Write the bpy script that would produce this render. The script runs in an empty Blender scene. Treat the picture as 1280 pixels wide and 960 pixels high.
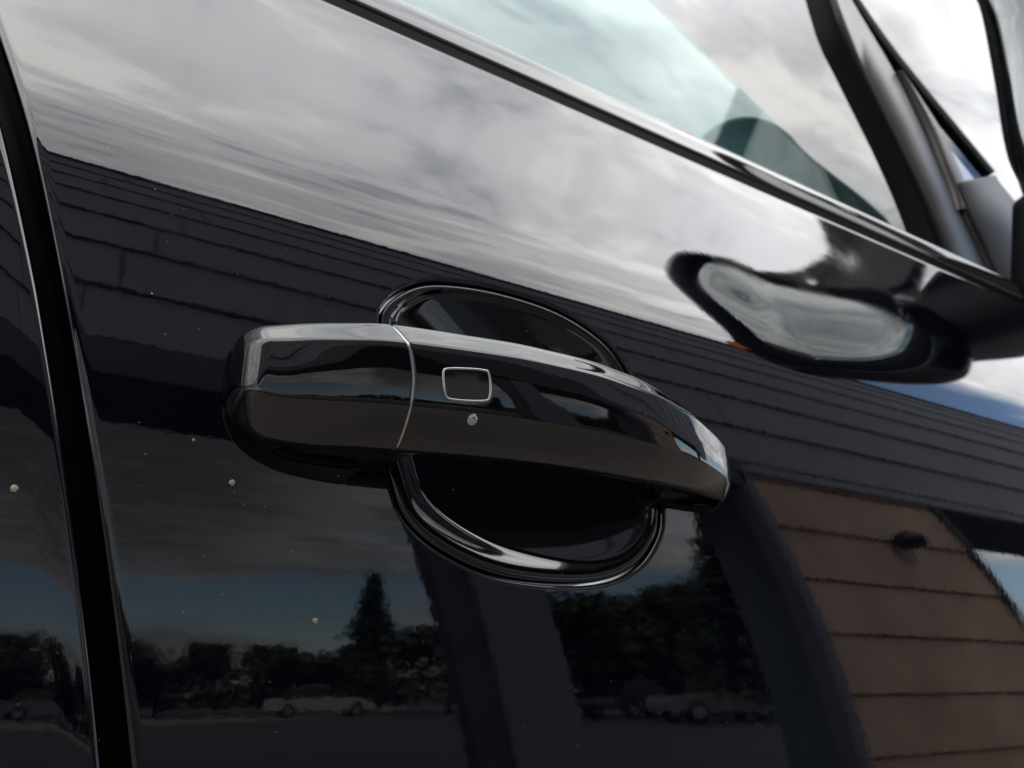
import bpy, bmesh, math, random
import numpy as np
from mathutils import Vector, Matrix
from mathutils.bvhtree import BVHTree

rng = random.Random(7)
sc = bpy.context.scene
col = sc.collection
R = math.radians

# ------------------------------------------------------------------ camera
EYE = 0.86                                    # eye height above the ground; z below is measured from the eye
cam_d = bpy.data.cameras.new("camera")
cam = bpy.data.objects.new("camera", cam_d); col.objects.link(cam); sc.camera = cam
PITCH, YAW = R(20.8), R(32.8)
fwd = Vector((math.cos(PITCH)*math.sin(YAW), math.cos(PITCH)*math.cos(YAW), math.sin(PITCH)))
cam.location = (0, 0, EYE)
cam.rotation_euler = fwd.to_track_quat('-Z', 'Y').to_euler()
cam_d.sensor_width = 36; cam_d.lens = 36*1000/1280
cam_d.clip_start = 0.01; cam_d.clip_end = 3000
cam_d.dof.use_dof = True; cam_d.dof.focus_distance = 0.30; cam_d.dof.aperture_fstop = 15.0

# ------------------------------------------------------------------ sky and sun
SUN_EL, SUN_AZ = R(36), R(-28)                # azimuth clockwise from +Y
w = bpy.data.worlds.new("World"); sc.world = w; w.use_nodes = True
nt = w.node_tree; nt.nodes.clear()
def wn(t, **k):
    n = nt.nodes.new(t)
    for a, b in k.items(): setattr(n, a, b)
    return n
def wl(a, b): nt.links.new(a, b)
def wmath(op, a, b=None, clamp=False):
    n = wn('ShaderNodeMath', operation=op); n.use_clamp = clamp
    for i, v in enumerate((a, b)):
        if v is None: continue
        if isinstance(v, (int, float)): n.inputs[i].default_value = v
        else: wl(v, n.inputs[i])
    return n.outputs[0]
out = wn('ShaderNodeOutputWorld'); bg = wn('ShaderNodeBackground'); bg.inputs['Strength'].default_value = 0.1
sky = wn('ShaderNodeTexSky'); sky.sky_type = 'NISHITA'; sky.sun_disc = False
sky.sun_elevation = SUN_EL; sky.sun_rotation = SUN_AZ; sky.altitude = 100
sky.air_density = 1.0; sky.dust_density = 0.6; sky.ozone_density = 1.5
tc = wn('ShaderNodeTexCoord'); sep = wn('ShaderNodeSeparateXYZ'); wl(tc.outputs['Generated'], sep.inputs[0])
zc = wmath('ADD', wmath('MAXIMUM', sep.outputs[2], 0.0), 0.10)
px_ = wmath('DIVIDE', sep.outputs[0], zc); py_ = wmath('DIVIDE', sep.outputs[1], zc)
comb = wn('ShaderNodeCombineXYZ'); wl(px_, comb.inputs[0]); wl(py_, comb.inputs[1])
def wnoise(scale, detail, rough, loc, dist=0.0, sx=1, sy=1):
    m = wn('ShaderNodeMapping'); m.inputs['Location'].default_value = loc; m.inputs['Scale'].default_value = (sx, sy, 1)
    wl(comb.outputs[0], m.inputs[0])
    n = wn('ShaderNodeTexNoise'); n.inputs['Scale'].default_value = scale; n.inputs['Detail'].default_value = detail
    n.inputs['Roughness'].default_value = rough; n.inputs['Distortion'].default_value = dist
    wl(m.outputs[0], n.inputs['Vector']); return n.outputs['Fac']
# cover: a solid layer overhead that breaks up low in the sky
cov = wnoise(0.55, 6, 0.55, (3.1, 8.4, 0), 0.3)
rim = wn('ShaderNodeValToRGB'); wl(sep.outputs[2], rim.inputs[0])
r_ = rim.color_ramp; r_.interpolation = 'EASE'
r_.elements[0].position = 0.0; r_.elements[0].color = (.50,)*3+(1,)
r_.elements[1].position = 0.34; r_.elements[1].color = (.80,)*3+(1,)
for p_, v_ in ((0.075, .50), (0.10, .36), (0.15, .36), (0.20, .56)):
    e = r_.elements.new(p_); e.color = (v_,)*3+(1,)
c0 = wmath('ADD', cov, rim.outputs[0])
gapd = wn('ShaderNodeVectorMath', operation='DOT_PRODUCT'); wl(tc.outputs['Generated'], gapd.inputs[0])
gapd.inputs[1].default_value = Vector((math.sin(R(104))*math.cos(R(28)), math.cos(R(104))*math.cos(R(28)), math.sin(R(28))))
gapm = wn('ShaderNodeMapRange'); gapm.interpolation_type = 'SMOOTHSTEP'; wl(gapd.outputs['Value'], gapm.inputs[0])   # a rift of blue ahead of the car
gapm.inputs[1].default_value = .970; gapm.inputs[2].default_value = .998; gapm.inputs[3].default_value = 0; gapm.inputs[4].default_value = .50
cloud_f = wmath('MULTIPLY', wmath('SUBTRACT', wmath('SUBTRACT', c0, gapm.outputs[0]), 0.88), 7.0, clamp=True)
# light and dark in the cloud layer
sh1 = wmath('ADD', wmath('MULTIPLY', wnoise(4.2, 8, 0.55, (12.0, 1.5, 3.0), 0.6, .75, 2.0), .72), wmath('MULTIPLY', wnoise(11, 6, 0.55, (2.0, 11.5, 3.0), 0.8, .6, 1.9), .28))
sh2 = wnoise(1.3, 4, 0.5, (2.0, 6.5, 9.0), 0.2)
shade = wmath('ADD', wmath('ADD', wmath('MULTIPLY', sh1, 0.72), wmath('MULTIPLY', sh2, 0.34)), .045)
cr = wn('ShaderNodeValToRGB'); wl(shade, cr.inputs[0]); c_ = cr.color_ramp; c_.interpolation = 'EASE'
c_.elements[0].position = 0.45; c_.elements[0].color = (.42, .435, .465, 1)
c_.elements[1].position = 0.68; c_.elements[1].color = (1.0, .985, .955, 1)
e = c_.elements.new(.555); e.color = (.68, .69, .705, 1)
dd = wn('ShaderNodeVectorMath', operation='DOT_PRODUCT'); wl(tc.outputs['Generated'], dd.inputs[0])
dd.inputs[1].default_value = Vector((math.sin(R(6))*math.cos(R(25)), -math.cos(R(6))*math.cos(R(25)), math.sin(R(25))))
dark = wn('ShaderNodeMapRange'); dark.interpolation_type = 'SMOOTHSTEP'      # one heavier grey bank of cloud
wl(wmath('ADD', dd.outputs['Value'], wmath('MULTIPLY', wmath('SUBTRACT', sh1, .5), .12)), dark.inputs[0])
dark.inputs[1].default_value = .955; dark.inputs[2].default_value = .995; dark.inputs[3].default_value = 1.0; dark.inputs[4].default_value = .34
cm = wn('ShaderNodeVectorMath', operation='SCALE'); wl(cr.outputs[0], cm.inputs[0]); gd = wn('ShaderNodeVectorMath', operation='DOT_PRODUCT'); wl(tc.outputs['Generated'], gd.inputs[0])
gd.inputs[1].default_value = Vector((0, -.2, .98)).normalized()
gr = wn('ShaderNodeValToRGB'); wl(gd.outputs['Value'], gr.inputs[0]); g_ = gr.color_ramp; g_.interpolation = 'B_SPLINE'
g_.elements[0].position = 0; g_.elements[0].color = (.16, .16, .16, 1); g_.elements[1].position = 1; g_.elements[1].color = (1, 1, 1, 1)
for p_, v_ in ((.56, .17), (.63, .36), (.70, .64), (.80, .84), (.90, .92)):
    e = g_.elements.new(p_); e.color = (v_, v_, v_, 1)
def lobe(az, el, lo, hi, amp):               # thinner, sunlit cloud around a direction (azimuth clockwise from +Y)
    d_ = wn('ShaderNodeVectorMath', operation='DOT_PRODUCT'); wl(tc.outputs['Generated'], d_.inputs[0])
    d_.inputs[1].default_value = Vector((math.sin(R(az))*math.cos(R(el)), math.cos(R(az))*math.cos(R(el)), math.sin(R(el))))
    m = wn('ShaderNodeMapRange'); m.interpolation_type = 'SMOOTHSTEP'; wl(d_.outputs['Value'], m.inputs[0])
    m.inputs[1].default_value = lo; m.inputs[2].default_value = hi; m.inputs[3].default_value = 0; m.inputs[4].default_value = amp
    return m.outputs[0]
bright = wmath('ADD', wmath('ADD', gr.outputs[0], lobe(104, 26, .78, .99, .62)), lobe(-92, 22, .80, .99, .45))
wl(wmath('MULTIPLY', wmath('MULTIPLY', bright, dark.outputs[0]), 39.0), cm.inputs['Scale'])   # an overcast sky is brightest overhead
mx = wn('ShaderNodeMix'); mx.data_type = 'RGBA'
skb = wn('ShaderNodeVectorMath', operation='SCALE'); wl(sky.outputs[0], skb.inputs[0]); wl(wmath('ADD', wmath('MULTIPLY', lobe(99, 25, .80, .99, 1.0), 2.6), 1.0), skb.inputs['Scale'])
wl(cloud_f, mx.inputs[0]); wl(skb.outputs[0], mx.inputs[6]); wl(cm.outputs[0], mx.inputs[7])
wl(mx.outputs[2], bg.inputs[0]); wl(bg.outputs[0], out.inputs[0])

sun_d = bpy.data.lights.new("sun", 'SUN'); sun_d.energy = 1.3; sun_d.angle = R(12); sun_d.color = (1, .95, .87)
sun = bpy.data.objects.new("sun", sun_d); col.objects.link(sun)
sdir = Vector((math.sin(SUN_AZ)*math.cos(SUN_EL), math.cos(SUN_AZ)*math.cos(SUN_EL), math.sin(SUN_EL)))
sun.rotation_euler = (-sdir).to_track_quat('-Z', 'Y').to_euler()

sc.view_settings.view_transform = 'Standard'; sc.view_settings.look = 'None'
sc.view_settings.exposure = 0; sc.view_settings.gamma = 1
sc.render.engine = 'CYCLES'
sc.cycles.use_denoising = True
sc.cycles.max_bounces = 10; sc.cycles.glossy_bounces = 6; sc.cycles.transparent_max_bounces = 16

# ------------------------------------------------------------------ materials
MATS = {}
def material(name, base=(.5, .5, .5), rough=.5, metal=0., ior=1.5, noise=None, bump=None, vary=None, spec=.5, coat=0.):
    """noise: (scale, colour2) patches; bump: (scale, strength, distance); vary: (scale, rough2)"""
    m = bpy.data.materials.new(name); m.use_nodes = True
    t = m.node_tree; b = t.nodes['Principled BSDF']
    b.inputs['Base Color'].default_value = (*base, 1); b.inputs['Roughness'].default_value = rough
    b.inputs['Metallic'].default_value = metal; b.inputs['IOR'].default_value = ior
    b.inputs['Specular IOR Level'].default_value = spec; b.inputs['Coat Weight'].default_value = coat
    tcn = t.nodes.new('ShaderNodeTexCoord')
    if noise:
        n = t.nodes.new('ShaderNodeTexNoise'); n.inputs['Scale'].default_value = noise[0]; n.inputs['Detail'].default_value = 8
        n.inputs['Roughness'].default_value = .62
        t.links.new(tcn.outputs['Object'], n.inputs['Vector'])
        r = t.nodes.new('ShaderNodeValToRGB'); r.color_ramp.elements[0].position = .34; r.color_ramp.elements[1].position = .68
        r.color_ramp.elements[0].color = (*base, 1); r.color_ramp.elements[1].color = (*noise[1], 1)
        t.links.new(n.outputs['Fac'], r.inputs[0]); t.links.new(r.outputs[0], b.inputs['Base Color'])
    if vary:
        n = t.nodes.new('ShaderNodeTexNoise'); n.inputs['Scale'].default_value = vary[0]; n.inputs['Detail'].default_value = 6
        t.links.new(tcn.outputs['Object'], n.inputs['Vector'])
        mr = t.nodes.new('ShaderNodeMapRange'); mr.inputs[1].default_value = .38; mr.inputs[2].default_value = .72
        mr.inputs[3].default_value = rough; mr.inputs[4].default_value = vary[1]
        t.links.new(n.outputs['Fac'], mr.inputs[0]); t.links.new(mr.outputs[0], b.inputs['Roughness'])
    if bump:
        n = t.nodes.new('ShaderNodeTexNoise'); n.inputs['Scale'].default_value = bump[0]; n.inputs['Detail'].default_value = 2.5
        t.links.new(tcn.outputs['Object'], n.inputs['Vector'])
        bp = t.nodes.new('ShaderNodeBump'); bp.inputs['Strength'].default_value = bump[1]; bp.inputs['Distance'].default_value = bump[2]
        t.links.new(n.outputs['Fac'], bp.inputs['Height']); t.links.new(bp.outputs[0], b.inputs['Normal'])
    MATS[name] = m
    return m

def paint_material(name, base, peel, dust, rough=.02):
    """black lacquer: sharp reflection, orange peel, a thin scatter of dust grains"""
    m = material(name, base, rough, ior=1.66)
    t = m.node_tree; b = t.nodes['Principled BSDF']; L = t.links.new
    tcn = t.nodes['Texture Coordinate']
    n1 = t.nodes.new('ShaderNodeTexNoise'); n1.inputs['Scale'].default_value = 240; n1.inputs['Detail'].default_value = 1.5
    n2 = t.nodes.new('ShaderNodeTexNoise'); n2.inputs['Scale'].default_value = 34; n2.inputs['Detail'].default_value = 1
    for n in (n1, n2): L(tcn.outputs['Object'], n.inputs['Vector'])
    a = t.nodes.new('ShaderNodeMath'); a.operation = 'MULTIPLY_ADD'; a.inputs[1].default_value = 1.1
    L(n2.outputs['Fac'], a.inputs[0]); L(n1.outputs['Fac'], a.inputs[2])
    bp = t.nodes.new('ShaderNodeBump'); bp.inputs['Strength'].default_value = 1; bp.inputs['Distance'].default_value = peel
    L(a.outputs[0], bp.inputs['Height']); L(bp.outputs[0], b.inputs['Normal'])
    # dust grains
    v = t.nodes.new('ShaderNodeTexVoronoi'); v.inputs['Scale'].default_value = 260; L(tcn.outputs['Object'], v.inputs['Vector'])
    wv = t.nodes.new('ShaderNodeSeparateColor'); L(v.outputs['Color'], wv.inputs[0])
    pick = t.nodes.new('ShaderNodeMath'); pick.operation = 'GREATER_THAN'; pick.inputs[1].default_value = 1-dust; L(wv.outputs[0], pick.inputs[0])
    near = t.nodes.new('ShaderNodeMapRange'); near.inputs[1].default_value = .03; near.inputs[2].default_value = .12
    near.inputs[3].default_value = 1; near.inputs[4].default_value = 0; L(v.outputs['Distance'], near.inputs[0])
    mu = t.nodes.new('ShaderNodeMath'); mu.operation = 'MULTIPLY'; L(pick.outputs[0], mu.inputs[0]); L(near.outputs[0], mu.inputs[1])
    mu2 = t.nodes.new('ShaderNodeMath'); mu2.operation = 'MULTIPLY'; L(mu.outputs[0], mu2.inputs[0]); L(wv.outputs[1], mu2.inputs[1])
    mc = t.nodes.new('ShaderNodeMix'); mc.data_type = 'RGBA'; L(mu2.outputs[0], mc.inputs[0])
    mc.inputs[6].default_value = (*base, 1); mc.inputs[7].default_value = (.32, .29, .25, 1); L(mc.outputs[2], b.inputs['Base Color'])
    # faint haze of dried water marks in the gloss
    n3 = t.nodes.new('ShaderNodeTexNoise'); n3.inputs['Scale'].default_value = 22; n3.inputs['Detail'].default_value = 7
    L(tcn.outputs['Object'], n3.inputs['Vector'])
    mr = t.nodes.new('ShaderNodeMapRange'); mr.inputs[1].default_value = .45; mr.inputs[2].default_value = .75
    mr.inputs[3].default_value = rough; mr.inputs[4].default_value = rough+.035; L(n3.outputs['Fac'], mr.inputs[0]); L(mr.outputs[0], b.inputs['Roughness'])
    return m

PAINT = paint_material('black_lacquer', (.0014, .0019, .0050), .0000095, .12)
HPAINT = paint_material('handle_lacquer', (.0026, .0028, .0040), .000012, .03)
CUP = paint_material('cup_lacquer', (.0042, .0040, .0062), .000006, .14, rough=.05)
DARK = material('black_plastic', (.006, .006, .008), .38, bump=(900, .2, .0002))
RUBBER = material('black_rubber', (.003, .003, .004), .7, spec=.12, bump=(600, .25, .0002))
GLOSSBLACK = material('gloss_black_trim', (.006, .006, .008), .05, ior=1.7)
TRIMGLOSS = material('polished_black_trim', (.010, .010, .012), .06, ior=2.1)
SATIN = material('satin_frame', (.085, .076, .072), .36, ior=1.6)
CHROME = material('brushed_metal', (.55, .56, .57), .22, metal=1)
SILVER = material('silver_line', (.40, .40, .42), .3, metal=1, noise=(160, (.62, .61, .60)))
MIRROR = material('mirror_silver', (.42, .44, .44), .01, metal=1)
GRIT = material('dried_grit', (.42, .33, .24), .9, noise=(800, (.60, .52, .42)))
AMBER = material('amber_lens', (.9, .16, .02), .15, noise=(300, (1.0, .30, .05)))
SEAT = material('teal_grey_seat_cloth', (.15, .31, .31), .7, bump=(400, .3, .001))
BOARD = material('painted_siding', (.235, .255, .315), .55, noise=(3.0, (.20, .218, .268)), bump=(30, .15, .004))
BEAM = material('dark_beam', (.045, .05, .065), .5, noise=(4, (.07, .075, .09)))
TIMBER = material('brown_timber', (.36, .255, .205), .6, noise=(2.2, (.50, .36, .295)), bump=(25, .25, .006))
SLATE = material('slate_blue_cladding', (.10, .125, .17), .6, noise=(3, (.13, .155, .20)))
PILLAR = material('grey_blue_pillar', (.12, .14, .18), .6, noise=(2, (.15, .17, .21)))
ASPHALT = material('asphalt', (.012, .013, .017), .85, noise=(1.7, (.020, .021, .026)), bump=(60, .4, .01))
PAVING = material('brown_paving', (.14, .120, .106), .85, noise=(6, (.18, .158, .142)), bump=(40, .4, .01))
ROAD = material('pale_road', (.07, .068, .066), .8, noise=(.8, (.11, .105, .10)))
NEEDLE = material('spruce_needles', (.018, .030, .018), .8, noise=(1.2, (.035, .050, .025)))
LEAFM = material('dark_leaves', (.024, .034, .016), .8, noise=(.9, (.055, .055, .022)))
BARK = material('bark', (.06, .045, .035), .9, noise=(8, (.10, .08, .06)))
CONCRETE = material('pale_concrete', (.62, .60, .56), .8, noise=(5, (.50, .48, .45)))
WINFRAME = material('black_window_frame', (.015, .016, .02), .3)

def glass_material(name, tint, ior=1.5):
    m = bpy.data.materials.new(name); m.use_nodes = True; t = m.node_tree; t.nodes.clear()
    o = t.nodes.new('ShaderNodeOutputMaterial'); mx = t.nodes.new('ShaderNodeMixShader')
    tr = t.nodes.new('ShaderNodeBsdfTransparent'); tr.inputs[0].default_value = (*tint, 1)
    gl = t.nodes.new('ShaderNodeBsdfGlossy'); gl.inputs['Roughness'].default_value = .01
    ge = t.nodes.new('ShaderNodeNewGeometry'); dp = t.nodes.new('ShaderNodeVectorMath'); dp.operation = 'DOT_PRODUCT'
    t.links.new(ge.outputs['Normal'], dp.inputs[0]); t.links.new(ge.outputs['Incoming'], dp.inputs[1])
    def mm(op, a, b):
        n = t.nodes.new('ShaderNodeMath'); n.operation = op
        for k_, v_ in enumerate((a, b)):
            if isinstance(v_, (int, float)): n.inputs[k_].default_value = v_
            elif v_ is not None: t.links.new(v_, n.inputs[k_])
        return n.outputs[0]
    f0 = ((ior-1)/(ior+1))**2
    fr = mm('ADD', mm('MULTIPLY', mm('POWER', mm('SUBTRACT', 1.0, mm('ABSOLUTE', dp.outputs['Value'], None)), 5.0), 1-f0), f0)   # Schlick, the same from both faces of the pane
    t.links.new(fr, mx.inputs[0]); t.links.new(tr.outputs[0], mx.inputs[1]); t.links.new(gl.outputs[0], mx.inputs[2])
    t.links.new(mx.outputs[0], o.inputs[0]); MATS[name] = m
    return m
GLASS = glass_material('tinted_glass', (.84, .93, .925), 1.45)
CLEAR = glass_material('clear_glass', (.9, .93, .94))
DGLASS = material('building_glass', (.02, .025, .03), .02, ior=2.6)

# ------------------------------------------------------------------ object helpers
def empty(name, loc, parent=None):
    o = bpy.data.objects.new(name, None); col.objects.link(o); o.location = (loc[0], loc[1], loc[2]+EYE)
    o.empty_display_size = .1
    if parent: o.parent = parent
    return o
def origin_of(o):
    v = Vector((0, 0, 0))
    while o: v += o.location; o = o.parent
    return v
def tag(o, label=None, cat=None, group=None, kind=None):
    for k, v in (('label', label), ('category', cat), ('group', group), ('kind', kind)):
        if v: o[k] = v
    return o
def mesh(name, verts, faces, mat, parent=None, smooth=True, auto=None):
    """verts are eye-relative; the object keeps its parent's origin"""
    base = origin_of(parent) if parent else Vector((0, 0, 0))
    off = Vector((0, 0, EYE)) - base
    me = bpy.data.meshes.new(name)
    me.from_pydata([tuple(Vector(v)+off) for v in verts], [], faces)
    me.validate(); me.materials.append(mat)
    me.polygons.foreach_set('use_smooth', [smooth]*len(me.polygons))
    bm = bmesh.new(); bm.from_mesh(me); bmesh.ops.recalc_face_normals(bm, faces=bm.faces)
    if auto:
        for e_ in bm.edges:
            if len(e_.link_faces) == 2 and e_.calc_face_angle(0) > R(auto): e_.smooth = False
    bm.to_mesh(me); bm.free(); me.update()
    o = bpy.data.objects.new(name, me); col.objects.link(o)
    if parent: o.parent = parent
    return o
def loft(rings, closed=True, cap0=True, cap1=True):
    v, f = [], []; n = len(rings[0])
    for r in rings: v += [tuple(p) for p in r]
    for i in range(len(rings)-1):
        for j in range(n if closed else n-1):
            k = (j+1) % n
            f.append((i*n+j, i*n+k, (i+1)*n+k, (i+1)*n+j))
    if cap0: f.append(tuple(range(n))[::-1])
    if cap1: f.append(tuple((len(rings)-1)*n+j for j in range(n)))
    return v, f
def chaikin(pts, it=2, closed=True, q=.25):
    pts = [np.array(p, float) for p in pts]
    for _ in range(it):
        o = []; n = len(pts)
        rg = range(n) if closed else range(n-1)
        if not closed: o.append(pts[0])
        for i in rg:
            a, b = pts[i], pts[(i+1) % n]
            o += [a*(1-q)+b*q, a*q+b*(1-q)]
        if not closed: o.append(pts[-1])
        pts = o
    return pts
def spline(pts, n, closed=False):
    P = [np.array(p, float) for p in pts]; m = len(P); segs = m if closed else m-1; o = []
    for i in range(n):
        t = i/(n if closed else n-1)*segs; k = min(int(t), segs-1); u = t-k
        g = (lambda j: P[j % m]) if closed else (lambda j: P[max(0, min(m-1, j))])
        a, b, c, d = g(k-1), g(k), g(k+1), g(k+2)
        o.append(.5*((2*b)+(-a+c)*u+(2*a-5*b+4*c-d)*u*u+(-a+3*b-3*c+d)*u**3))
    return o
def tube_path(path, r, closed=False, seg=10, flat=1.0):
    P = [Vector(p) for p in path]; n = len(P); rings = []
    for i, p in enumerate(P):
        a = P[(i-1) % n] if closed or i > 0 else P[i]; b = P[(i+1) % n] if closed or i < n-1 else P[i]
        t = (b-a).normalized(); up = Vector((0, -1, 0)); s = t.cross(up)
        s.normalize(); up = s.cross(t).normalized()
        rr = r[i] if isinstance(r, (list, tuple)) else r
        rings.append([p+s*math.cos(2*math.pi*k/seg)*rr+up*math.sin(2*math.pi*k/seg)*rr*flat for k in range(seg)])
    if closed: rings.append(rings[0])
    return loft(rings, True, not closed, not closed)
def rake(v, ztop, slope):
    """battered: everything below ztop steps outward along x"""
    return [(x+slope*(ztop-z), y, z) for x, y, z in v]
def box_v(x0, x1, y0, y1, z0, z1, b=0.0):
    """bevelled box"""
    if b <= 0:
        v = [(x, y, z) for x in (x0, x1) for y in (y0, y1) for z in (z0, z1)]
        return v, [(0, 1, 3, 2), (4, 6, 7, 5), (0, 4, 5, 1), (2, 3, 7, 6), (0, 2, 6, 4), (1, 5, 7, 3)]
    bm = bmesh.new(); bmesh.ops.create_cube(bm, size=1)
    for q in bm.verts: q.co = Vector(((x0+x1)/2+q.co.x*(x1-x0), (y0+y1)/2+q.co.y*(y1-y0), (z0+z1)/2+q.co.z*(z1-z0)))
    bmesh.ops.bevel(bm, geom=bm.edges[:], offset=b, segments=2, affect='EDGES', profile=.7)
    bm.verts.index_update(); v = [tuple(q.co) for q in bm.verts]; f = [tuple(q.index for q in g.verts) for g in bm.faces]
    bm.free(); return v, f

# ------------------------------------------------------------------ body side surface: y = S(x, z)
TZ = [-.6, -.10, .02, .10, .155, .180, .205, .235, .30, .36, .43, .6]
TT = [-9, -2, 1, 4, 7, 10, 20, 26.5, 27, 25, 21, 18]
ZZ = np.linspace(-.7, .7, 2801)
_t = np.interp(ZZ, TZ, TT); _k = np.hanning(85); _k /= _k.sum()
_t = np.convolve(np.pad(_t, 42, 'edge'), _k, 'valid')
SL = np.tan(np.radians(_t)); YY = np.concatenate([[0], np.cumsum((SL[1:]+SL[:-1])/2*(ZZ[1]-ZZ[0]))])
YY += .295-np.interp(.12, ZZ, YY)
def S(x, z): return float(np.interp(z-.022*x, ZZ, YY))
def SN(x, z):
    q = float(np.interp(z-.022*x, ZZ, SL)); n = Vector((-.022*q, -1, q)); return n.normalized()
def z_belt(x): return .4299+.0221*x
_ez = [-.40, -.0227, .0189, .0538, .0974, .1313, .1742, .2156, .2398, .45]
_ex = [.105, .0464, .0373, .0275, .0141, .0035, -.0103, -.0262, -.0352, -.112]
_pe = np.polyfit(_ez, _ex, 3)
def x_edge(z): return float(np.polyval(_pe, z))

# ------------------------------------------------------------------ the car
car = empty('black_car', (0.6, .9, -EYE))
tag(car, 'glossy black car seen close at its front door handle with wing mirror ahead', 'car')

outline = [(.1235, .1507), (.1243, .157), (.1293, .165), (.1417, .1757), (.159, .182), (.187, .186), (.221, .185), (.246, .177),
           (.2605, .166), (.271, .147), (.2775, .118), (.2788, .098), (.2775, .082), (.274, .070), (.261, .055), (.2404, .0455),
           (.213, .042), (.1797, .0432), (.153, .0515), (.1365, .063), (.1296, .0785), (.1245, .10), (.1222, .128)]
NA = 720
CX, CZ = .2, .114
_o = spline(outline, 2400, True)
# low-pass the outline so the lip runs fair
_oa = np.array(_o); kk = np.hanning(121); kk /= kk.sum()
_oa = np.stack([np.convolve(np.concatenate([_oa[-60:, i], _oa[:, i], _oa[:60, i]]), kk, 'valid') for i in (0, 1)], 1)
ang_o = np.unwrap(np.arctan2(_oa[:, 1]-CZ, _oa[:, 0]-CX)); rad_o = np.hypot(_oa[:, 1]-CZ, _oa[:, 0]-CX)
_a = np.mod(ang_o, 2*math.pi); _i = np.argsort(_a)
def rad_cup(th): return float(np.interp(th % (2*math.pi), _a[_i], rad_o[_i], period=2*math.pi))
X1, Z0 = 1.35, -.32
def inside(x, z): return x > x_edge(z) and x < X1 and z > Z0 and z < z_belt(x)
def rad_out(th):
    lo, hi = .05, 2.0; c, s = math.cos(th), math.sin(th)
    for _ in range(40):
        m_ = (lo+hi)/2
        if inside(CX+c*m_, CZ+s*m_): lo = m_
        else: hi = m_
    return lo
angles = list(np.linspace(0, 2*math.pi, NA, endpoint=False))
NA = len(angles)
RC = [rad_cup(t) for t in angles]; RO = [rad_out(t) for t in angles]
def ring2d(rads): return [(CX+math.cos(t)*r, CZ+math.sin(t)*r) for t, r in zip(angles, rads)]
def outward(r2):
    n = len(r2); o = []
    for i in range(n):
        a, b = r2[i-1], r2[(i+1) % n]; dx, dz = b[0]-a[0], b[1]-a[1]; l = math.hypot(dx, dz) or 1
        o.append((dz/l, -dx/l))
    return o
cup2 = ring2d(RC); cupn = outward(cup2); out2 = ring2d(RO); outn = outward(out2)
rings = []
def lift(x, z, depth=0):
    n = SN(x, z); return Vector((x, S(x, z), z))-n*depth
# cup lip rolled inward (radius .0022), then the skin, then the outer edge rolled (radius .0028)
rc, ro = .0022, .0032
for k in (10, 6, 3):
    rings.append([lift(x-0*nx, z-0*nz, rc+.001*k) for (x, z), (nx, nz) in zip(cup2, cupn)])
for k in range(7):
    a = (1-k/6)*math.pi/2
    rings.append([lift(x+nx*rc*(1-math.sin(a)), z+nz*rc*(1-math.sin(a)), rc*(1-math.cos(a))) for (x, z), (nx, nz) in zip(cup2, cupn)])
NR = 150
for k in range(1, NR):
    u = k/NR; g = (u**1.9*.96+u*.04) ; row = []
    for i, t in enumerate(angles):
        c, s = math.cos(t), math.sin(t)
        ax, az = cup2[i][0]+cupn[i][0]*rc, cup2[i][1]+cupn[i][1]*rc
        bx, bz = out2[i][0]-outn[i][0]*ro, out2[i][1]-outn[i][1]*ro
        row.append(lift(ax+(bx-ax)*g, az+(bz-az)*g))
    rings.append(row)
for k in range(7):
    a = k/6*math.pi/2
    rings.append([lift(x-nx*ro*(1-math.sin(a)), z-nz*ro*(1-math.sin(a)), ro*(1-math.cos(a))) for (x, z), (nx, nz) in zip(out2, outn)])
for k in (2, 8, 16):
    rings.append([lift(x, z, ro+.001*k) for (x, z) in out2])
v, f = loft(rings, True, False, False)
front_door = mesh('front_door', v, f, PAINT, car)

# the cup: rim just inside the skin opening, rolled edge, wide lip, dished wall and floor
def cup_pt(i, rho, depth, inset=0.0, shift=0.0):
    x0, z0 = cup2[i]; nx, nz = cupn[i]
    x, z = x0-nx*inset, z0-nz*inset
    x, z = CX+(x-CX)*rho, CZ+(z-CZ)*rho
    return lift(x+shift*.010, z+shift*.012, depth)
cr_ = []
for d_ in (.012, .006): cr_.append([cup_pt(i, 1, d_, .0010) for i in range(NA)])
for k in range(6):
    a = (1-k/5)*math.pi/2
    cr_.append([cup_pt(i, 1, .0012+.0016*(1-math.cos(a)), .0010+.0016*(1-math.sin(a))) for i in range(NA)])
DM = .0170
_U = np.linspace(0, 1, 500)
def _sm(a): a = np.clip(a, 0, 1); return a*a*(3-2*a)
def bowl(q, soft):
    up = .02+.075*soft**2; dn = up+.012+.010*soft       # lip rolls over, short steep wall, then a shallow dished floor
    g1 = _sm(_U/up)*(1-_sm((_U-up)/(dn-up+.02))); g1 = np.cumsum(g1); g1 /= g1[-1]
    g2 = _sm(_U/.12)*(1-_U)**.6; g2 = np.cumsum(g2); g2 /= g2[-1]
    return float(np.interp(q, _U, .0+(.10+.32*soft**2)*g1+(.90-.32*soft**2)*g2))
_softs = [.5+.5*math.cos(t-R(225)) for t in angles]
_sg = np.linspace(0, 1, 60)
for k in range(1, 170):
    q = (k/170)**1.25; rho = 1-q; row = []; tabq = [bowl(q, z_) for z_ in _sg]
    for i in range(NA):
        t = angles[i]
        soft = .5+.5*math.cos(t-R(225))           # a dished bowl, its lip broader towards the lower rear
        s_ = float(np.interp(soft, _sg, tabq))
        lipd = .0012+DM*s_
        row.append(cup_pt(i, rho, lipd, .0026, s_))
    cr_.append(row)
cr_.append([lift(CX+.010, CZ+.012, DM+.0012)]*NA)
v, f = loft(cr_, True, False, False)
mesh('handle_cup', v, f, CUP, car)

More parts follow.
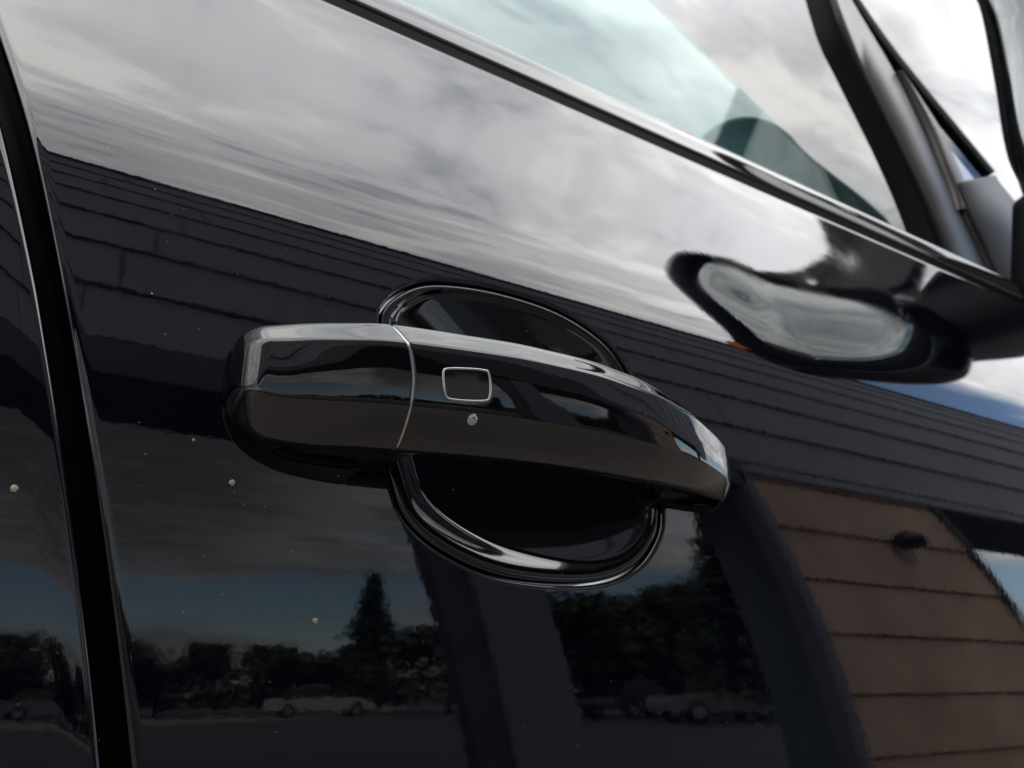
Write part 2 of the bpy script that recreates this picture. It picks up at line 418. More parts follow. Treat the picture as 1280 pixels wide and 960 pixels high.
def grit(x, z, r, name='dirt_speck', parent=None, surf=None):
    bmg = bmesh.new(); bmesh.ops.create_icosphere(bmg, subdivisions=2, radius=r)
    base = surf if surf else (lift(x, z), SN(x, z))
    c0_, n0 = base
    for q in bmg.verts:
        k = 1+.45*(rng.random()-.5); q.co *= k
        d = q.co.dot(n0); q.co -= n0*d*.55; q.co += c0_
    bmg.verts.index_update()
    v = [tuple(q.co) for q in bmg.verts]; f = [tuple(q.index for q in g.verts) for g in bmg.faces]; bmg.free()
    return mesh(name, v, f, GRIT, parent or front_door, smooth=False)
# rear door across the shut line
rows = []
GAP = .0072
zs = list(np.linspace(-.32, .428, 200))
for z in zs:
    xe = x_edge(z)-GAP-.002*max(0, z-.13)/.06*.6; row = []
    xe2 = xe
    for k in (16, 8, 2): row.append(lift(xe2, z, ro+.001*k))
    for k in range(7):
        a = (1-k/6)*math.pi/2
        row.append(lift(xe2-ro*(1-math.sin(a)), z, ro*(1-math.cos(a))))
    for k in range(1, 60): row.append(lift(xe2-ro-k*.009, z))
    rows.append(row)
v, f = loft(rows, False, False, False)
rear = mesh('rear_door', v, f, PAINT, car)
grit(.0021, .0585, .0012, 'dirt_speck', rear)
# rubber seal and dark pillar deep in the gap
rows = []
for z in zs:
    xe = x_edge(z); rows.append([lift(xe-.03, z, .020), lift(xe-.009, z, .018), lift(xe-.003, z, .0155), lift(xe+.004, z, .018), lift(xe+.03, z, .020)])
v, f = loft(rows, False, False, False)
mesh('door_seal', v, f, RUBBER, car)

# ------------------------------------------------------------------ handle
def tab(xs, ys): return lambda x: float(np.interp(x, xs, ys))
def smooth_tab(xs, ys, wdt=.010):
    X = np.linspace(xs[0]-.05, xs[-1]+.05, 900); Y = np.interp(X, xs, ys)
    k = max(3, int(wdt/(X[1]-X[0]))*2+1); h = np.hanning(k+2)[1:-1]; h /= h.sum()
    Y = np.convolve(np.pad(Y, k//2, 'edge'), h, 'valid'); return lambda x: float(np.interp(x, X, Y))
zt_ = smooth_tab([.0595, .069, .083, .109, .133, .166, .204, .231, .262, .292, .305, .316], [.1222, .1244, .1257, .1276, .1303, .1325, .1335, .1325, .1285, .1215, .1175, .1140])
zb_ = smooth_tab([.0605, .071, .0854, .114, .145, .182, .222, .262, .290, .316], [.0850, .0805, .0785, .0795, .0815, .0832, .0842, .0855, .0865, .0885])
yf_ = smooth_tab([.0605, .08, .105, .16, .20, .24, .27, .30, .32], [.2700, .2555, .2465, .2425, .2425, .2465, .2535, .2660, .2790], .02)
XL, XR = .0595, .3165
def corner(x, x0, r):                          # quarter-round fall-off over the last r before x0
    e_ = abs(x-x0)
    return 0.0 if e_ >= r else r-math.sqrt(max(0, r*r-(r-e_)**2))
SECT = [(.028, .90), (.0185, .965), (.0105, 1.0), (.0082, .990), (.0022, .835), (.0003, .79), (0, .70), (-.0004, .5), (.0004, .34), (.0012, .28), (.0048, .15), (.0095, .03), (.0125, .0), (.017, .015), (.026, .07)]
HK = 1.035
def section(x, back, botback=None):
    zt, zb, yf = zt_(x), zb_(x), yf_(x)
    yl = corner(x, XL, .009)*1.35; yr = corner(x, XR, .020)*.55
    yf += yl+yr
    h = zt-zb
    tl = corner(x, XL, .010)*.6; bl = corner(x, XL, .014)*.8; tr = corner(x, XR, .014)*.75; br = corner(x, XR, .012)*.6
    zt -= tl+tr; zb += bl+br; h = zt-zb
    sc_ = min(1, (h/.045))
    pts = [(yf+w_*sc_, zb+v_*h) for w_, v_ in SECT]
    y0 = max(yf+.024, back)
    pts[0] = (y0, zb+.90*h); pts[-1] = (y0, zb+(.07 if botback is None else botback)*h)
    return pts
def handle_piece(name, xs, backf, bbf, parent, mat, taper=0, shrink=0):
    rings = []
    for x in xs:
        p = section(x, backf(x), bbf(x))
        if shrink:
            cy = sum(q[0] for q in p)/len(p); cz = sum(q[1] for q in p)/len(p)
            p = [(q[0]+(cy-q[0])*shrink, q[1]+(cz-q[1])*shrink) for q in p]
        p = chaikin(p, 3)
        zmin, zmax = zb_(x), zt_(x)
        ring = []
        for (y, z) in p:
            vv = (z-zmin)/(zmax-zmin)
            wgt = math.exp(-((x-.116)/.016)**2)
            tpr = taper*max(0, y-yf_(x)-.012)/.035*max(0, 1-(x-XL)/(JX-XL)) if taper else 0
            ring.append((x-(.0062 if vv > .45 else .0008)*((vv-.45)/.55)**2*wgt+tpr, y, z))
        rings.append([(q[0]*HK, q[1]*HK, q[2]*HK) for q in ring])
    return rings
JX = .1163
def station(a, b, n, dense_a=True, dense_b=True):
    o = []
    for i in range(n+1):
        u = i/n; u = .5-.5*math.cos(math.pi*u); o.append(a+(b-a)*u)
    return o
def rounded_end(rings, at_start, r=.0012):
    """closes a piece with a small rolled edge"""
    ring = rings[0] if at_start else rings[-1]; sgn = -1 if at_start else 1
    cy = sum(p[1] for p in ring)/len(ring); cz = sum(p[2] for p in ring)/len(ring); ex = []
    for k in range(1, 6):
        a = k/5*math.pi/2; s_ = 1-(r*(1-math.cos(a)))/.022
        ex.append([(p[0]+sgn*r*math.sin(a), cy+(p[1]-cy)*s_, cz+(p[2]-cz)*s_) for p in ring])
    ex.append([(p[0], cy+(p[1]-cy)*.5, cz+(p[2]-cz)*.5) for p in ex[-1]])
    return (ex[::-1]+rings) if at_start else (rings+ex)
handle = None
# grip
back_g = lambda x: 0 if x < .255 else S(x, .10)*min(1, (x-.255)/.006)+.004
bb_g = lambda x: .07 if x < .250 else .07-.20*min(1, (x-.250)/.010)
grip_r = handle_piece('door_handle', station(JX+.0013, XR-.00002, 150), back_g, bb_g, None, HPAINT)
grip_r = rounded_end(grip_r, True)
v, f = loft(grip_r, True, True, True)
handle = mesh('door_handle', v, f, HPAINT, car)
# cap bolted to the door
back_c = lambda x: S(x, .10)+.003
bb_c = lambda x: .02
cap_r = handle_piece('handle_cap', station(XL+.00002, JX-.0013, 90), back_c, bb_c, None, HPAINT, taper=.013)
cap_r = rounded_end(cap_r, False)
v, f = loft(cap_r, True, True, True)
mesh('handle_cap', v, f, HPAINT, handle)
# seam ring between cap and grip
sr = handle_piece('seam', [JX-.0007, JX-.0003, JX+.0003, JX+.0007], lambda x: 0, lambda x: .07, None, SILVER, shrink=.028)
v, f = loft(sr, True, True, True)
mesh('seam_ring', v, f, SILVER, handle)
# pivot arm of the grip reaching into the cup behind the cap
v, f = box_v(.118, .132, .262, .305, .086, .112, .003)
mesh('pivot_arm', v, f, DARK, handle, auto=40)
# gasket between cap and door skin, and under the front foot
for xa, xb, zb0, zt0 in ((.078, .121, .082, .124), (.268, .318, .086, .120)):
    n_ = 40; p = []
    for i in range(n_):
        t = 2*math.pi*i/n_; c, s = math.cos(t), math.sin(t)
        e_ = .45
        x = (xa+xb)/2+(xb-xa)/2*math.copysign(abs(c)**e_, c); z = (zb0+zt0)/2+(zt0-zb0)/2*math.copysign(abs(s)**e_, s)
        p.append(lift(x, z, -.0008))
    v, f = tube_path(p, .0016, True, 8)
    mesh('gasket', v, f, RUBBER, handle)
# touch sensor: thin silver frame round a dark field, and its small round mark below
bm = bmesh.new(); bm.from_mesh(handle.data); bvh = BVHTree.FromBMesh(bm); bm.free()
hoff = origin_of(car)
def on_handle(x, z, lift_=0.0):
    o_ = Vector((x, .1, z+EYE))-hoff
    hit, nrm, _, _ = bvh.ray_cast(o_, Vector((0, 1, 0)))
    p = hit+hoff-Vector((0, 0, EYE)); nrm = nrm if nrm.y < 0 else -nrm
    return p+nrm*lift_, nrm
quad = [(HK*a, HK*b) for a, b in ((.1268, .1106), (.1466, .1136), (.1472, .1008), (.1287, .0985))]
qc = chaikin(quad, 1, True, .11); qc = chaikin(qc, 2, True, .25)
loop = []
for i in range(len(qc)):
    a, b = qc[i], qc[(i+1) % len(qc)]
    for k in range(3): loop.append(a+(b-a)*k/3)
v, f = tube_path([on_handle(x, z, .00012)[0] for x, z in loop], .00052, True, 8)
mesh('lock_sensor_frame', v, f, SILVER, handle)
cc = np.mean(np.array(loop), 0)
inner = [on_handle(*(cc+(np.array(p)-cc)*.93), .00010)[0] for p in loop]
v = [tuple(on_handle(cc[0], cc[1], .00010)[0])]+[tuple(p) for p in inner]
f = [(0, i+1, (i+1) % len(inner)+1) for i in range(len(inner))]
mesh('lock_sensor_pad', v, f, material('sensor_field', (.004, .004, .006), .12, ior=1.5), handle)
def disc(cx, cz, r, n=20, lift_=.0002, sq=1.0):
    ps = [on_handle(cx+r*math.cos(2*math.pi*i/n), cz+r*sq*math.sin(2*math.pi*i/n), .00004)[0] for i in range(n)]
    top = [on_handle(cx+r*.8*math.cos(2*math.pi*i/n), cz+r*.8*sq*math.sin(2*math.pi*i/n), lift_)[0] for i in range(n)]
    return loft([ps, top], True, False, True)
v, f = disc(.1460, .0966, .0021, lift_=.0005); mesh('sensor_mark', v, f, CHROME, handle)
ring = [on_handle(.1460+.0013*math.cos(2*math.pi*i/20), .0966+.0013*math.sin(2*math.pi*i/20), .0006)[0] for i in range(20)]
v, f = tube_path(ring, .00028, True, 6); mesh('sensor_mark_ring', v, f, SILVER, handle)

# grit stuck to the paint
SPECKS = [(.0680, .0692, .0011), (.1027, .0226, .0010), (.0530, .0828, .0006), (.0317, .1372, .0004)]
for x, z, r in SPECKS: grit(x, z, r)


# ------------------------------------------------------------------ belt line: rubber strip, gloss trim, glass
def extrude_x(prof, x0, x1, n=140, zf=z_belt):
    rows = []
    for i in range(n+1):
        x = x0+(x1-x0)*i/n; z = zf(x); y = S(x, z)
        rows.append([(x, y+dy, z+dz) for dy, dz in prof(x)])
    return loft(rows, True, True, True)
def strip_prof(x): return chaikin([(.004, -.010), (.0035, .001), (.0050, .0085), (.0062, .0150), (.0120, .0165), (.015, .0165), (.015, -.010)], 2)
v, f = extrude_x(strip_prof, -.10, 1.20); mesh('belt_seal', v, f, RUBBER, car)
def trim_prof(x):
    k = 1.0
    return chaikin([(.0095, .0150), (.0058, .0160), (.0054, .0185), (.0085, .030), (.0135, .0440), (.0165, .0475), (.0200, .0480), (.0240, .046), (.022, .015)], 3)
v, f = extrude_x(trim_prof, -.10, 1.06); mesh('belt_trim', v, f, TRIMGLOSS, car)
def lip_prof(x): return chaikin([(.0215, .044), (.0210, .0510), (.0235, .0528), (.027, .0523), (.027, .044)], 2)
v, f = extrude_x(lip_prof, -.10, 1.06); mesh('window_wiper_seal', v, f, SATIN, car)

WK = 1.0
TG = math.tan(R(4))
def inboard(v): return [(a*1.07, b*1.07, c*1.07) for a, b, c in v]      # the glasshouse sits inboard of the shoulder
def wy(x, z, off=0.0):                          # plane of the side window
    zb = z_belt(x); return S(x, zb)+(z-zb)*TG+off
# partly lowered side glass: its sloping front edge falls towards the mirror
top = spline([(a*WK, b*WK) for a, b in ((-.12, .95), (.15, .845), (.418, .724), (.49, .687), (.55, .656), (.612, .624), (.683, .590), (.758, .553), (.814, .519), (.829, .505))], 60)
vs, fs = [], []
for side in (0, .004):
    for (x, z) in top: vs += [(x, wy(x, z, .040+side), z), (x, wy(x, z_belt(x)-.03, .040+side), z_belt(x)-.03)]
n = len(top)
for i in range(n-1):
    a = 2*i; fs.append((a, a+1, a+3, a+2)); b = 2*n+a; fs.append((b, b+2, b+3, b+1)); fs.append((a, a+2, b+2, b))
fs.append((0, 2*n, 2*n+1, 1)); fs.append((2*n-2, 2*n-1, 4*n-1, 4*n-2))
mesh('side_window', inboard(vs), fs, GLASS, car, auto=30)

WK = 1.0
def bar(pts_l, pts_r, y_front, depth, mat, name, parent, bev=.004, n=24):
    """a bar between two edge curves (x,z) given bottom to top, with a rounded front"""
    Lp, Rp = [p*WK for p in spline(pts_l, n)], [p*WK for p in spline(pts_r, n)]; rows = []
    for a, b in zip(Lp, Rp):
        prof = []
        ya, yb = wy(a[0], a[1], y_front), wy(b[0], b[1], y_front); wd = math.hypot(b[0]-a[0], b[1]-a[1]); e_ = min(.45, bev/max(wd, 1e-4))
        m1 = a+(b-a)*e_; m2 = b+(a-b)*e_
        prof = [(a[0], ya+depth, a[1]), (a[0], ya+bev, a[1]), (a[0]*.7+m1[0]*.3, ya+bev*.3, a[1]*.7+m1[1]*.3), (m1[0], ya, m1[1]),
                (m2[0], yb, m2[1]), (b[0]*.7+m2[0]*.3, yb+bev*.3, b[1]*.7+m2[1]*.3), (b[0], yb+bev, b[1]), (b[0], yb+depth, b[1])]
        rows.append(prof)
    v, f = loft(rows, True, True, True)
    return mesh(name, inboard(v), f, mat, parent, auto=35)
frame = bar([(.915, .400), (.912, .473), (.910, .52), (.900, .578), (.880, .644), (.858, .70), (.832, .762), (.812, .828), (.806, .999)],
            [(1.048, .400), (1.031, .485), (1.016, .546), (.990, .632), (.963, .744), (.937, .818), (.886, .904), (.865, .950), (.845, 1.024)], .020, .03, SATIN, 'window_frame', car, bev=.012)
bar([(.893, .400), (.893, .473), (.894, .52), (.886, .578), (.868, .644), (.847, .70), (.823, .762), (.802, .828), (.800, .999)],
    [(.948, .400), (.943, .483), (.935, .516), (.921, .572), (.897, .632), (.875, .695), (.851, .773), (.829, .884), (.822, 1.026)], .017, .03, RUBBER, 'window_seal', frame, bev=.008)
# outer edge of the roof pillar, rail and quarter glass
bar([(1.138, .711), (1.071, .760), (1.005, .804), (.946, .849), (.892, .908), (.832, .994)],
    [(1.163, .729), (1.093, .779), (1.027, .825), (.967, .871), (.911, .931), (.848, 1.017)], .024, .02, RUBBER, 'roof_pillar_seal', frame, bev=.003)
bar([(.985, .590), (.989, .622), (.985, .663), (.978, .721), (.957, .783), (.940, .811)],
    [(1.036, .610), (1.033, .644), (1.027, .680), (1.012, .735), (.976, .782), (.950, .812)], .016, .02, SATIN, 'quarter_window_rail', frame, bev=.006)
qg = [(1.006, .600), (.986, .699), (.954, .800), (.885, .905), (.900, .915), (1.031, .822), (1.150, .720), (1.125, .66)]
qg = [(a*WK, b*WK) for a, b in qg]
v = [(x, wy(x, z, .030), z) for x, z in qg]+[(x, wy(x, z, .034), z) for x, z in qg]; k = len(qg)
f = [tuple(range(k)), tuple(range(2*k-1, k-1, -1))]+[(i, (i+1) % k, (i+1) % k+k, i+k) for i in range(k)]
mesh('quarter_window', inboard(v), f, CLEAR, car, smooth=False)
# mirror foot panel below the quarter window
bar([(1.022, .500), (1.012, .543), (1.000, .586), (.994, .628), (.996, .636)], [(1.26, .520), (1.22, .572), (1.198, .647), (1.145, .693), (1.138, .706)], .014, .03, DARK, 'mirror_sail', frame, bev=.010)

# ------------------------------------------------------------------ wing mirror
MX = 1.03
mshape = [(.370, 1.15), (.383, 1.07), (.377, .99), (.370, .915), (.378, .765), (.388, .643), (.384, .575), (.36, .515), (.30, .50), (.18, .535), (.08, .577), (-.006, .615), (-.035, .743), (.06, .88), (.159, 1.01), (.26, 1.12), (.325, 1.165)]
mo = spline(mshape, 72, True); mc_ = np.mean(np.array(mo), 0)
def mring(x, s, dy=None):
    dy = max(0, (.93-s))*.19 if dy is None else dy
    return mring_(x, s, dy)
def mring_(x, s, dy): return [(x+.08*(p[0]-.38), mc_[0]+(p[0]-mc_[0])*s+dy, mc_[1]+(p[1]-mc_[1])*s) for p in mo]
mr_ = [mring(MX+.016, .75), mring(MX+.006, .765), mring(MX, .785), mring(MX-.004, .83), mring(MX-.002, .90), mring(MX+.006, .975), mring(MX+.018, 1.0), mring(MX+.05, .99), mring(MX+.085, .93), mring(MX+.115, .80), mring(MX+.135, .58), mring(MX+.143, .3)]
v, f = loft(mr_, True, False, True)
mirror = mesh('wing_mirror', v, f, GLOSSBLACK, car)
v, f = loft([mring(MX+.0165, .77, .032), mring(MX+.0125, .75, .034), mring(MX+.0120, .6, .034), mring(MX+.0118, .3, .034)], True, False, True)
mesh('mirror_glass', v, f, MIRROR, mirror)
v, f = loft([mring(MX+.0125, .745), mring(MX+.0050, .765), mring(MX-.0015, .79), mring(MX-.0058, .84), mring(MX-.0035, .90)], True, False, False)
mesh('glass_bezel', v, f, RUBBER, mirror)
v, f = box_v(MX-.048, MX-.022, -.030, -.005, .72, .775, .004)
mesh('turn_signal', v, f, AMBER, mirror)
arm = []
for t in np.linspace(0, 1, 14):
    z = .60-.15*t; hw = .075+.01*t; hy = .050-.015*t; yc_ = .365+.070*t; xc_ = MX+.085+.05*t
    arm.append([(xc_+hw*math.copysign(abs(math.cos(a))**.6, math.cos(a)), yc_+hy*math.copysign(abs(math.sin(a))**.6, math.sin(a)), z) for a in np.linspace(0, 2*math.pi, 24, endpoint=False)])
v, f = loft(arm); mesh('mirror_arm', v, f, DARK, mirror)

# ------------------------------------------------------------------ inside the car
def blob(name, cx, cy, cz, rx, ry, rz, mat, p=2.6):
    rows = []
    for i in range(1, 24):
        t = math.pi*i/24; row = []
        for j in range(40):
            a = 2*math.pi*j/40
            def se(v_, e_): return math.copysign(abs(v_)**e_, v_)
            row.append((cx+rx*se(math.sin(t), 2/p)*se(math.cos(a), 2/p), cy+ry*se(math.sin(t), 2/p)*se(math.sin(a), 2/p), cz+rz*se(math.cos(t), 2/p)))
        rows.append(row)
    v, f = loft(rows); return mesh(name, v, f, mat, car)
hp = chaikin([(.66, .45), (.672, .655), (.712, .722), (.800, .785), (.880, .795), (.925, .765), (1.00, .748), (1.07, .733), (1.16, .700), (1.18, .45)], 3)
hcx, hcz = .88, .62
rows = []
for yy_, k_ in ((.620, .90), (.612, .95), (.610, .975), (.615, .992), (.635, 1.0), (.70, 1.0), (.72, .97), (.725, .9)):
    rows.append([(hcx+(p[0]-hcx)*k_, yy_, hcz+(p[1]-hcz)*k_) for p in hp])
v, f = loft(rows); mesh('headrest', v, f, SEAT, car)
# dashboard end rising towards the windscreen foot
dsh = []
for x, zt2 in ((1.04, .60), (1.086, .689), (1.125, .715), (1.193, .761), (1.256, .811), (1.304, .846), (1.6, .90)):
    dsh.append([(x, .60, .40), (x, .60, zt2-.02), (x, .63, zt2), (x, .95, zt2+.01), (x, .95, .40)])
v, f = loft(dsh); mesh('dashboard', v, f, DARK, car)

# ------------------------------------------------------------------ ground and road
v, f = [(-400, -400, -EYE), (400, -400, -EYE), (400, 400, -EYE), (-400, 400, -EYE)], [(0, 1, 2, 3)]
tag(mesh('ground', v, f, ASPHALT, smooth=False), kind='structure')
v, f = [(-14, -2.45, -EYE+.004), (18, -2.45, -EYE+.004), (18, 3.2, -EYE+.004), (-14, 3.2, -EYE+.004)], [(0, 1, 2, 3)]
tag(mesh('paved_path', v, f, PAVING, smooth=False), kind='structure')
rd = []
for x, y in ((-60, -22), (-10, -24), (5, -27), (14, -32), (30, -60)):
    rd.append([(x, y, -EYE+.004), (x, y-7, -EYE+.004)])
v, f = loft(rd, False, False, False); tag(mesh('road', v, f, ROAD, smooth=False), kind='structure')

# ------------------------------------------------------------------ building with the canopy the car stands under
HC = 1.70                                     # soffit height above the eye
YO = -2.53
bld = empty('timber_building', (6, -4, -EYE)); tag(bld, 'two storey building with brown timber ground floor and blue grey siding above', 'building')
bx0, bx1 = 3.85, 5.84
# overhanging upper storey: lapped pale blue-grey boards above a dark beam, gutter along the eave
HT = 4.75
v, f = box_v(-9, 18, YO-.95, YO-.05, HC-.02, HT+.02); upper = mesh('upper_storey', v, f, BEAM, bld, smooth=False)
bh2 = .42; z = HC+.10; i = 0
while z < HT-.05:
    z1 = min(z+bh2, HT)
    cuts = [-9.0, -6.2+.35*(i % 3), -2.9+.25*(i % 2), .10+.13*(i % 5), 3.6+.3*(i % 2), 7.0-.2*(i % 3), 10.5, 14.2, 18.0]
    for a, b in zip(cuts[:-1], cuts[1:]):
        lap = rng.uniform(0, .003)
        v = [(a+.005, YO+.012+lap, z+.012), (b-.005, YO+.012+lap, z+.012), (b-.005, YO-.014, z1), (a+.005, YO-.014, z1),
             (a+.005, YO-.045, z+.012), (b-.005, YO-.045, z+.012), (b-.005, YO-.045, z1), (a+.005, YO-.045, z1)]
        f = [(0, 1, 2, 3), (4, 7, 6, 5), (0, 4, 5, 1), (1, 5, 6, 2), (2, 6, 7, 3), (3, 7, 4, 0)]
        mesh('siding_board', v, f, BOARD, upper, smooth=False)
    z = z1; i += 1
v, f = box_v(-9, bx0-.02, YO-.16, YO+.02, HC-.14, HC+.10, .01); mesh('beam', v, f, BEAM, upper, smooth=False)
v, f = box_v(bx0-.019, 18, YO-.16, YO+.015, HC+.001, HC+.09, .01); mesh('band_board', v, f, BOARD, upper, smooth=False)
v, f = box_v(-9, 18, YO-.95, YO+.05, HT+.021, HT+.13, .02); mesh('gutter', v, f, SLATE, upper, smooth=False)
# timber wall
bh = .41; z = -EYE; i = 0
while z < HC-.02:
    z1 = min(z+bh, HC)
    L0, L1, R0, R1 = bx0+.27*(HC-z), bx0+.27*(HC-z1), bx1+.55*(HC-z), bx1+.55*(HC-z1)
    v = [(L0, YO, z+.006), (R0, YO, z+.006), (R1, YO-.022, z1), (L1, YO-.022, z1), (L0, YO-.06, z+.006), (R0, YO-.06, z+.006), (R1, YO-.06, z1), (L1, YO-.06, z1)]
    f = [(0, 1, 2, 3), (4, 7, 6, 5), (0, 4, 5, 1), (1, 5, 6, 2), (2, 6, 7, 3), (3, 7, 4, 0)]
    mesh('wall_board', v, f, TIMBER, bld, smooth=False); z = z1+.010; i += 1
v, f = box_v(bx0-.005, bx1-.01, -3.1, YO-.07, -EYE, HC-.03); v = [(x+(.27 if x < (bx0+bx1)/2 else .55)*(HC-z), y, z) for x, y, z in v]; mesh('wall', v, f, SLATE, bld, smooth=False)
v, f = box_v(bx0-.10, bx0-.006, YO-.12, YO+.02, -EYE, HC-.001, .006); v = rake(v, HC, .27); mesh('corner_trim', v, f, PILLAR, bld, smooth=False)
v, f = box_v(bx1+.005, bx1+.09, YO-.12, YO+.015, -EYE, HC-.001, .006); v = rake(v, HC, .55); mesh('corner_trim', v, f, WINFRAME, bld, smooth=False)
v, f = box_v(10.9, 11.3, YO-.5, YO-.1, -EYE, HC-.03, .02); mesh('pillar', v, f, BEAM, bld, smooth=False)
# round black wall lamp
rows = []
for k in range(10):
    a = math.pi*(k+.5)/10
    rows.append([(5.21+.13*math.sin(a)*math.cos(b), YO+.10-.11*math.cos(a), 1.24+.085*math.sin(a)*math.sin(b)) for b in np.linspace(0, 2*math.pi, 18, endpoint=False)])
v, f = loft(rows); mesh('wall_lamp', v, f, DARK, bld)
# pillar carrying the beam
v, f = box_v(1.58, 1.97, YO-.18, YO-.0, -EYE, HC-.141, .02); v = rake(v, HC-.141, .24); pil = mesh('pillar', v, f, PILLAR, bld, smooth=False)
v, f = box_v(1.38, 1.575, YO-.14, YO-.03, -EYE, HC-.141, .015); v = rake(v, HC-.141, .26); mesh('downpipe_casing', v, f, BEAM, bld, smooth=False)

# ------------------------------------------------------------------ trees across the road
def polar(az, dist): return dist*math.sin(R(az)), -dist*math.cos(R(az))
def trunk_mesh(x, y, h, r, parent):
    rows = []
    for k in range(6):
        t = k/5; rr = r*(1-.75*t)
        rows.append([(x+rr*math.cos(a)+.05*math.sin(3*t), y+rr*math.sin(a), -EYE+h*t) for a in np.linspace(0, 2*math.pi, 8, endpoint=False)])
    v, f = loft(rows); return mesh('trunk', v, f, BARK, parent)
def leaf_cloud(pts, size, seed):
    r2 = random.Random(seed); v, f = [], []
    for (x, y, z, s_) in pts:
        a = r2.random()*6.28; e_ = r2.uniform(-.6, .6); d = Vector((math.cos(a)*math.cos(e_), math.sin(a)*math.cos(e_), math.sin(e_)))
        u = d.orthogonal().normalized(); u.rotate(Matrix.Rotation(r2.random()*6.28, 3, d)); q = size*s_*r2.uniform(.6, 1.3)
        b = len(v); c = Vector((x, y, z)); v += [c-d*q, c+u*q*.45, c+d*q, c-u*q*.45]; f.append((b, b+1, b+2, b+3))
    return v, f
def broadleaf(az, dist, h, wdt, seed, label, dens=1.0):
    x, y = polar(az, dist); t = empty('broadleaf_tree', (x, y, -EYE)); tag(t, label, 'tree', 'trees beyond the road')
    trunk_mesh(x, y, h*.6, h*.035, t); r2 = random.Random(seed); pts = []
    cl = [(r2.uniform(-.5, .5)*wdt, r2.uniform(-.35, .35)*wdt, h*r2.uniform(.28, .88), r2.uniform(.14, .24)*wdt) for _ in range(16)]
    for (a, b, c, rr) in cl:
        for _ in range(int(420*dens)):
            d = Vector((r2.gauss(0, 1), r2.gauss(0, 1), r2.gauss(0, .8))); d.normalize(); d *= rr*r2.uniform(.4, 1.05)
            zz_ = c+d.z*(1.1)
            if zz_ > h: zz_ = h-r2.random()*.3
            pts.append((x+a+d.x, y+b+d.y, -EYE+max(.3, zz_), 1))
    v, f = leaf_cloud(pts, h*.035+.05, seed); mesh('crown', v, f, LEAFM, t, smooth=False)
def spruce(az, dist, h, wdt, seed, label):
    x, y = polar(az, dist); t = empty('spruce_tree', (x, y, -EYE)); tag(t, label, 'tree', 'trees beyond the road')
    trunk_mesh(x, y, h*.95, h*.018, t); r2 = random.Random(seed); pts = []
    lv = int(h*3.2)
    for k in range(lv):
        u = k/lv; zz_ = h*(.12+.86*u); rr = wdt*.5*(1-u)**.85*r2.uniform(.75, 1.15)+.05
        for b in range(14):
            a = r2.random()*6.28; L_ = rr*r2.uniform(.55, 1.1)
            for s_ in range(12):
                q = (s_+r2.random())/12
                pts.append((x+math.cos(a)*L_*q+r2.gauss(0, .08), y+math.sin(a)*L_*q+r2.gauss(0, .08), -EYE+zz_-L_*q*.28+r2.gauss(0, .07), 1.2-.5*q))
    v, f = leaf_cloud(pts, h*.022+.06, seed); mesh('crown', v, f, NEEDLE, t, smooth=False)
spruce(23.6, 44, 9.4, 5.8, 3, 'tall narrow spruce standing alone across the road')
spruce(48.6, 24, 8.4, 4.6, 5, 'dark spruce beside the corner of the timber building')
spruce(18.0, 52, 4.6, 1.6, 9, 'small thin spruce between the low bushy trees')
broadleaf(2.5, 45, 4.6, 7, 11, 'bushy tree at the far left across the road')
broadleaf(-6, 44, 4.2, 8, 12, 'low spreading tree behind the rear of the car')
broadleaf(10.5, 46, 4.2, 6, 13, 'rounded tree left of the narrow spruce')
broadleaf(19.8, 46, 4.2, 6.5, 14, 'wide low tree just left of the narrow spruce')
broadleaf(29, 40, 5.0, 7, 15, 'dense tree right behind the grey pillar')
broadleaf(38.5, 30, 5.6, 5.5, 16, 'tall bushy tree right of the grey pillar')
broadleaf(44, 32, 6.0, 6.5, 17, 'largest broad tree near the timber building')
broadleaf(50, 36, 4.8, 7, 18, 'tree behind the dark spruce by the building')
# distant wood as one mass
r2 = random.Random(77); pts = []
for _ in range(9000):
    a = r2.uniform(-45, 75); d = r2.uniform(85, 110); hh = 2.3+1.3*math.sin(a*.31)+.8*math.sin(a*.9+1)
    x, y = polar(a, d); pts.append((x, y, -EYE+r2.uniform(.1, 1)*max(1.2, hh), 1))
v, f = leaf_cloud(pts, .75, 5); tag(mesh('distant_wood', v, f, LEAFM, smooth=False), 'low dark wood along the horizon', kind='stuff')
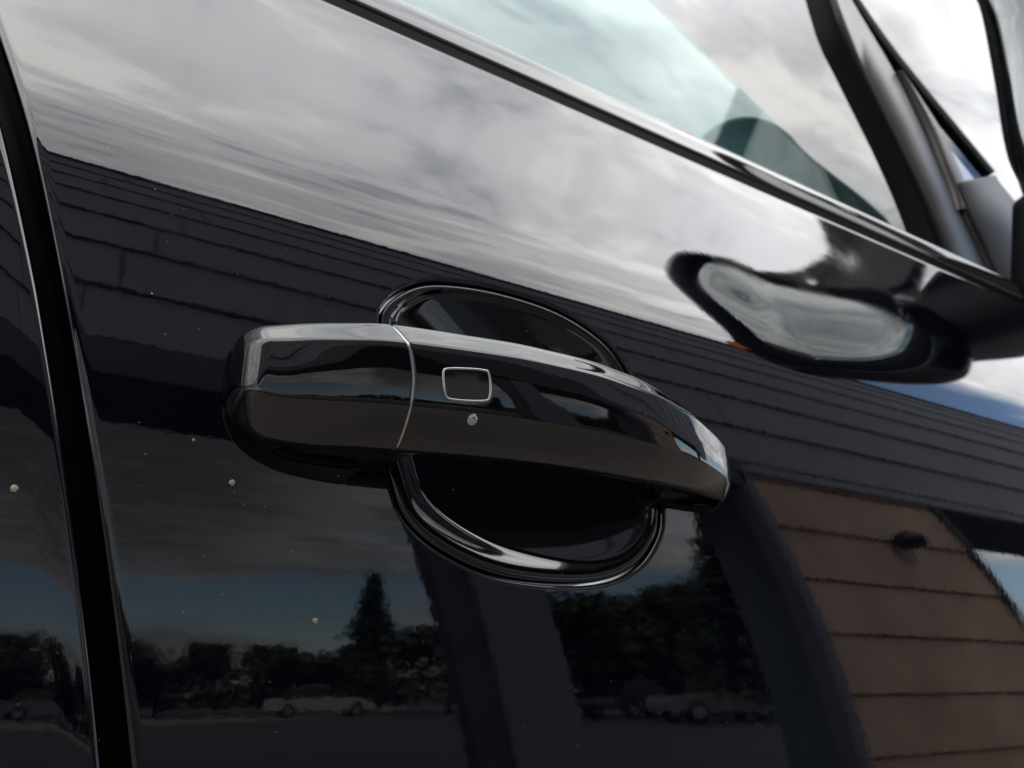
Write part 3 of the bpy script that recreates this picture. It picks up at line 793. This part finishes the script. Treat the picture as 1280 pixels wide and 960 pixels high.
# cars parked on the far side of the yard
CARW = material('white_car_paint', (.42, .42, .40), .25, coat=.5); CARS = material('silver_car_paint', (.17, .18, .19), .25, coat=.5); CARR = material('charcoal_car_paint', (.03, .032, .038), .25, coat=.5)
CGLASS = material('dark_car_glass', (.01, .012, .014), .05, ior=1.8)
def parked_car(az, dist, yaw, mat, label):
    x0, y0 = polar(az, dist); t = empty('parked_car', (x0, y0, -EYE)); tag(t, label, 'car', 'cars parked across the yard')
    M = Matrix.Rotation(R(yaw), 3, 'Z')
    def tr(rows): return [[tuple(M @ Vector(p)+Vector((x0, y0, -EYE))) for p in r] for r in rows]
    prof = [(-2.15, .30), (-2.2, .62), (-2.05, .86), (-1.2, .95), (.9, .97), (1.9, .84), (2.2, .60), (2.18, .30)]
    v, f = loft(tr([[(a, y, b if abs(y) < .8 else b*.97) for a, b in chaikin(prof, 1)] for y in (-.88, -.80, .80, .88)])); mesh('body', v, f, mat, t, auto=35)
    cab = [(-1.75, .93), (-1.35, 1.40), (-.4, 1.47), (.35, 1.42), (1.15, .95)]
    v, f = loft(tr([[(a*k, y, .93+(b-.93)*k2) for a, b in cab] for y, k, k2 in ((-.74, 1, .97), (-.60, .99, 1), (.60, .99, 1), (.74, 1, .97))])); mesh('cabin_glass', v, f, CGLASS, t, auto=30)
    v, f = loft(tr([[(a, y, b) for a, b in ((-1.30, 1.415), (-.4, 1.490), (.33, 1.435), (.33, 1.40), (-.4, 1.45), (-1.30, 1.38))] for y in (-.66, .66)])); mesh('roof', v, f, mat, t, auto=30)
    for wx in (-1.35, 1.38):
        for wy_ in (-.80, .80):
            rows = []
            for yy2, rr in ((-.10, .24), (-.10, .31), (.10, .31), (.10, .24)):
                rows.append([(wx+rr*math.cos(a), wy_+yy2, .32+rr*math.sin(a)) for a in np.linspace(0, 2*math.pi, 20, endpoint=False)])
            v, f = loft(tr(rows)); wh = mesh('wheel', v, f, RUBBER, t, auto=30)
            rows = [[(wx+.2*math.cos(a), wy_+yy2, .32+.2*math.sin(a)) for a in np.linspace(0, 2*math.pi, 16, endpoint=False)] for yy2 in (-.105, .105)]
            v, f = loft(tr(rows)); mesh('rim', v, f, CHROME, wh, auto=30)
parked_car(20.5, 36, 12, CARW, 'white parked car left of the grey pillar')
parked_car(42, 29, -8, CARR, 'charcoal parked car right of the grey pillar')
parked_car(48, 24, 20, CARS, 'silver parked car near the spruce by the timber building')
parked_car(5, 42, 5, CARS, 'silver parked car in front of the low trees at the left')
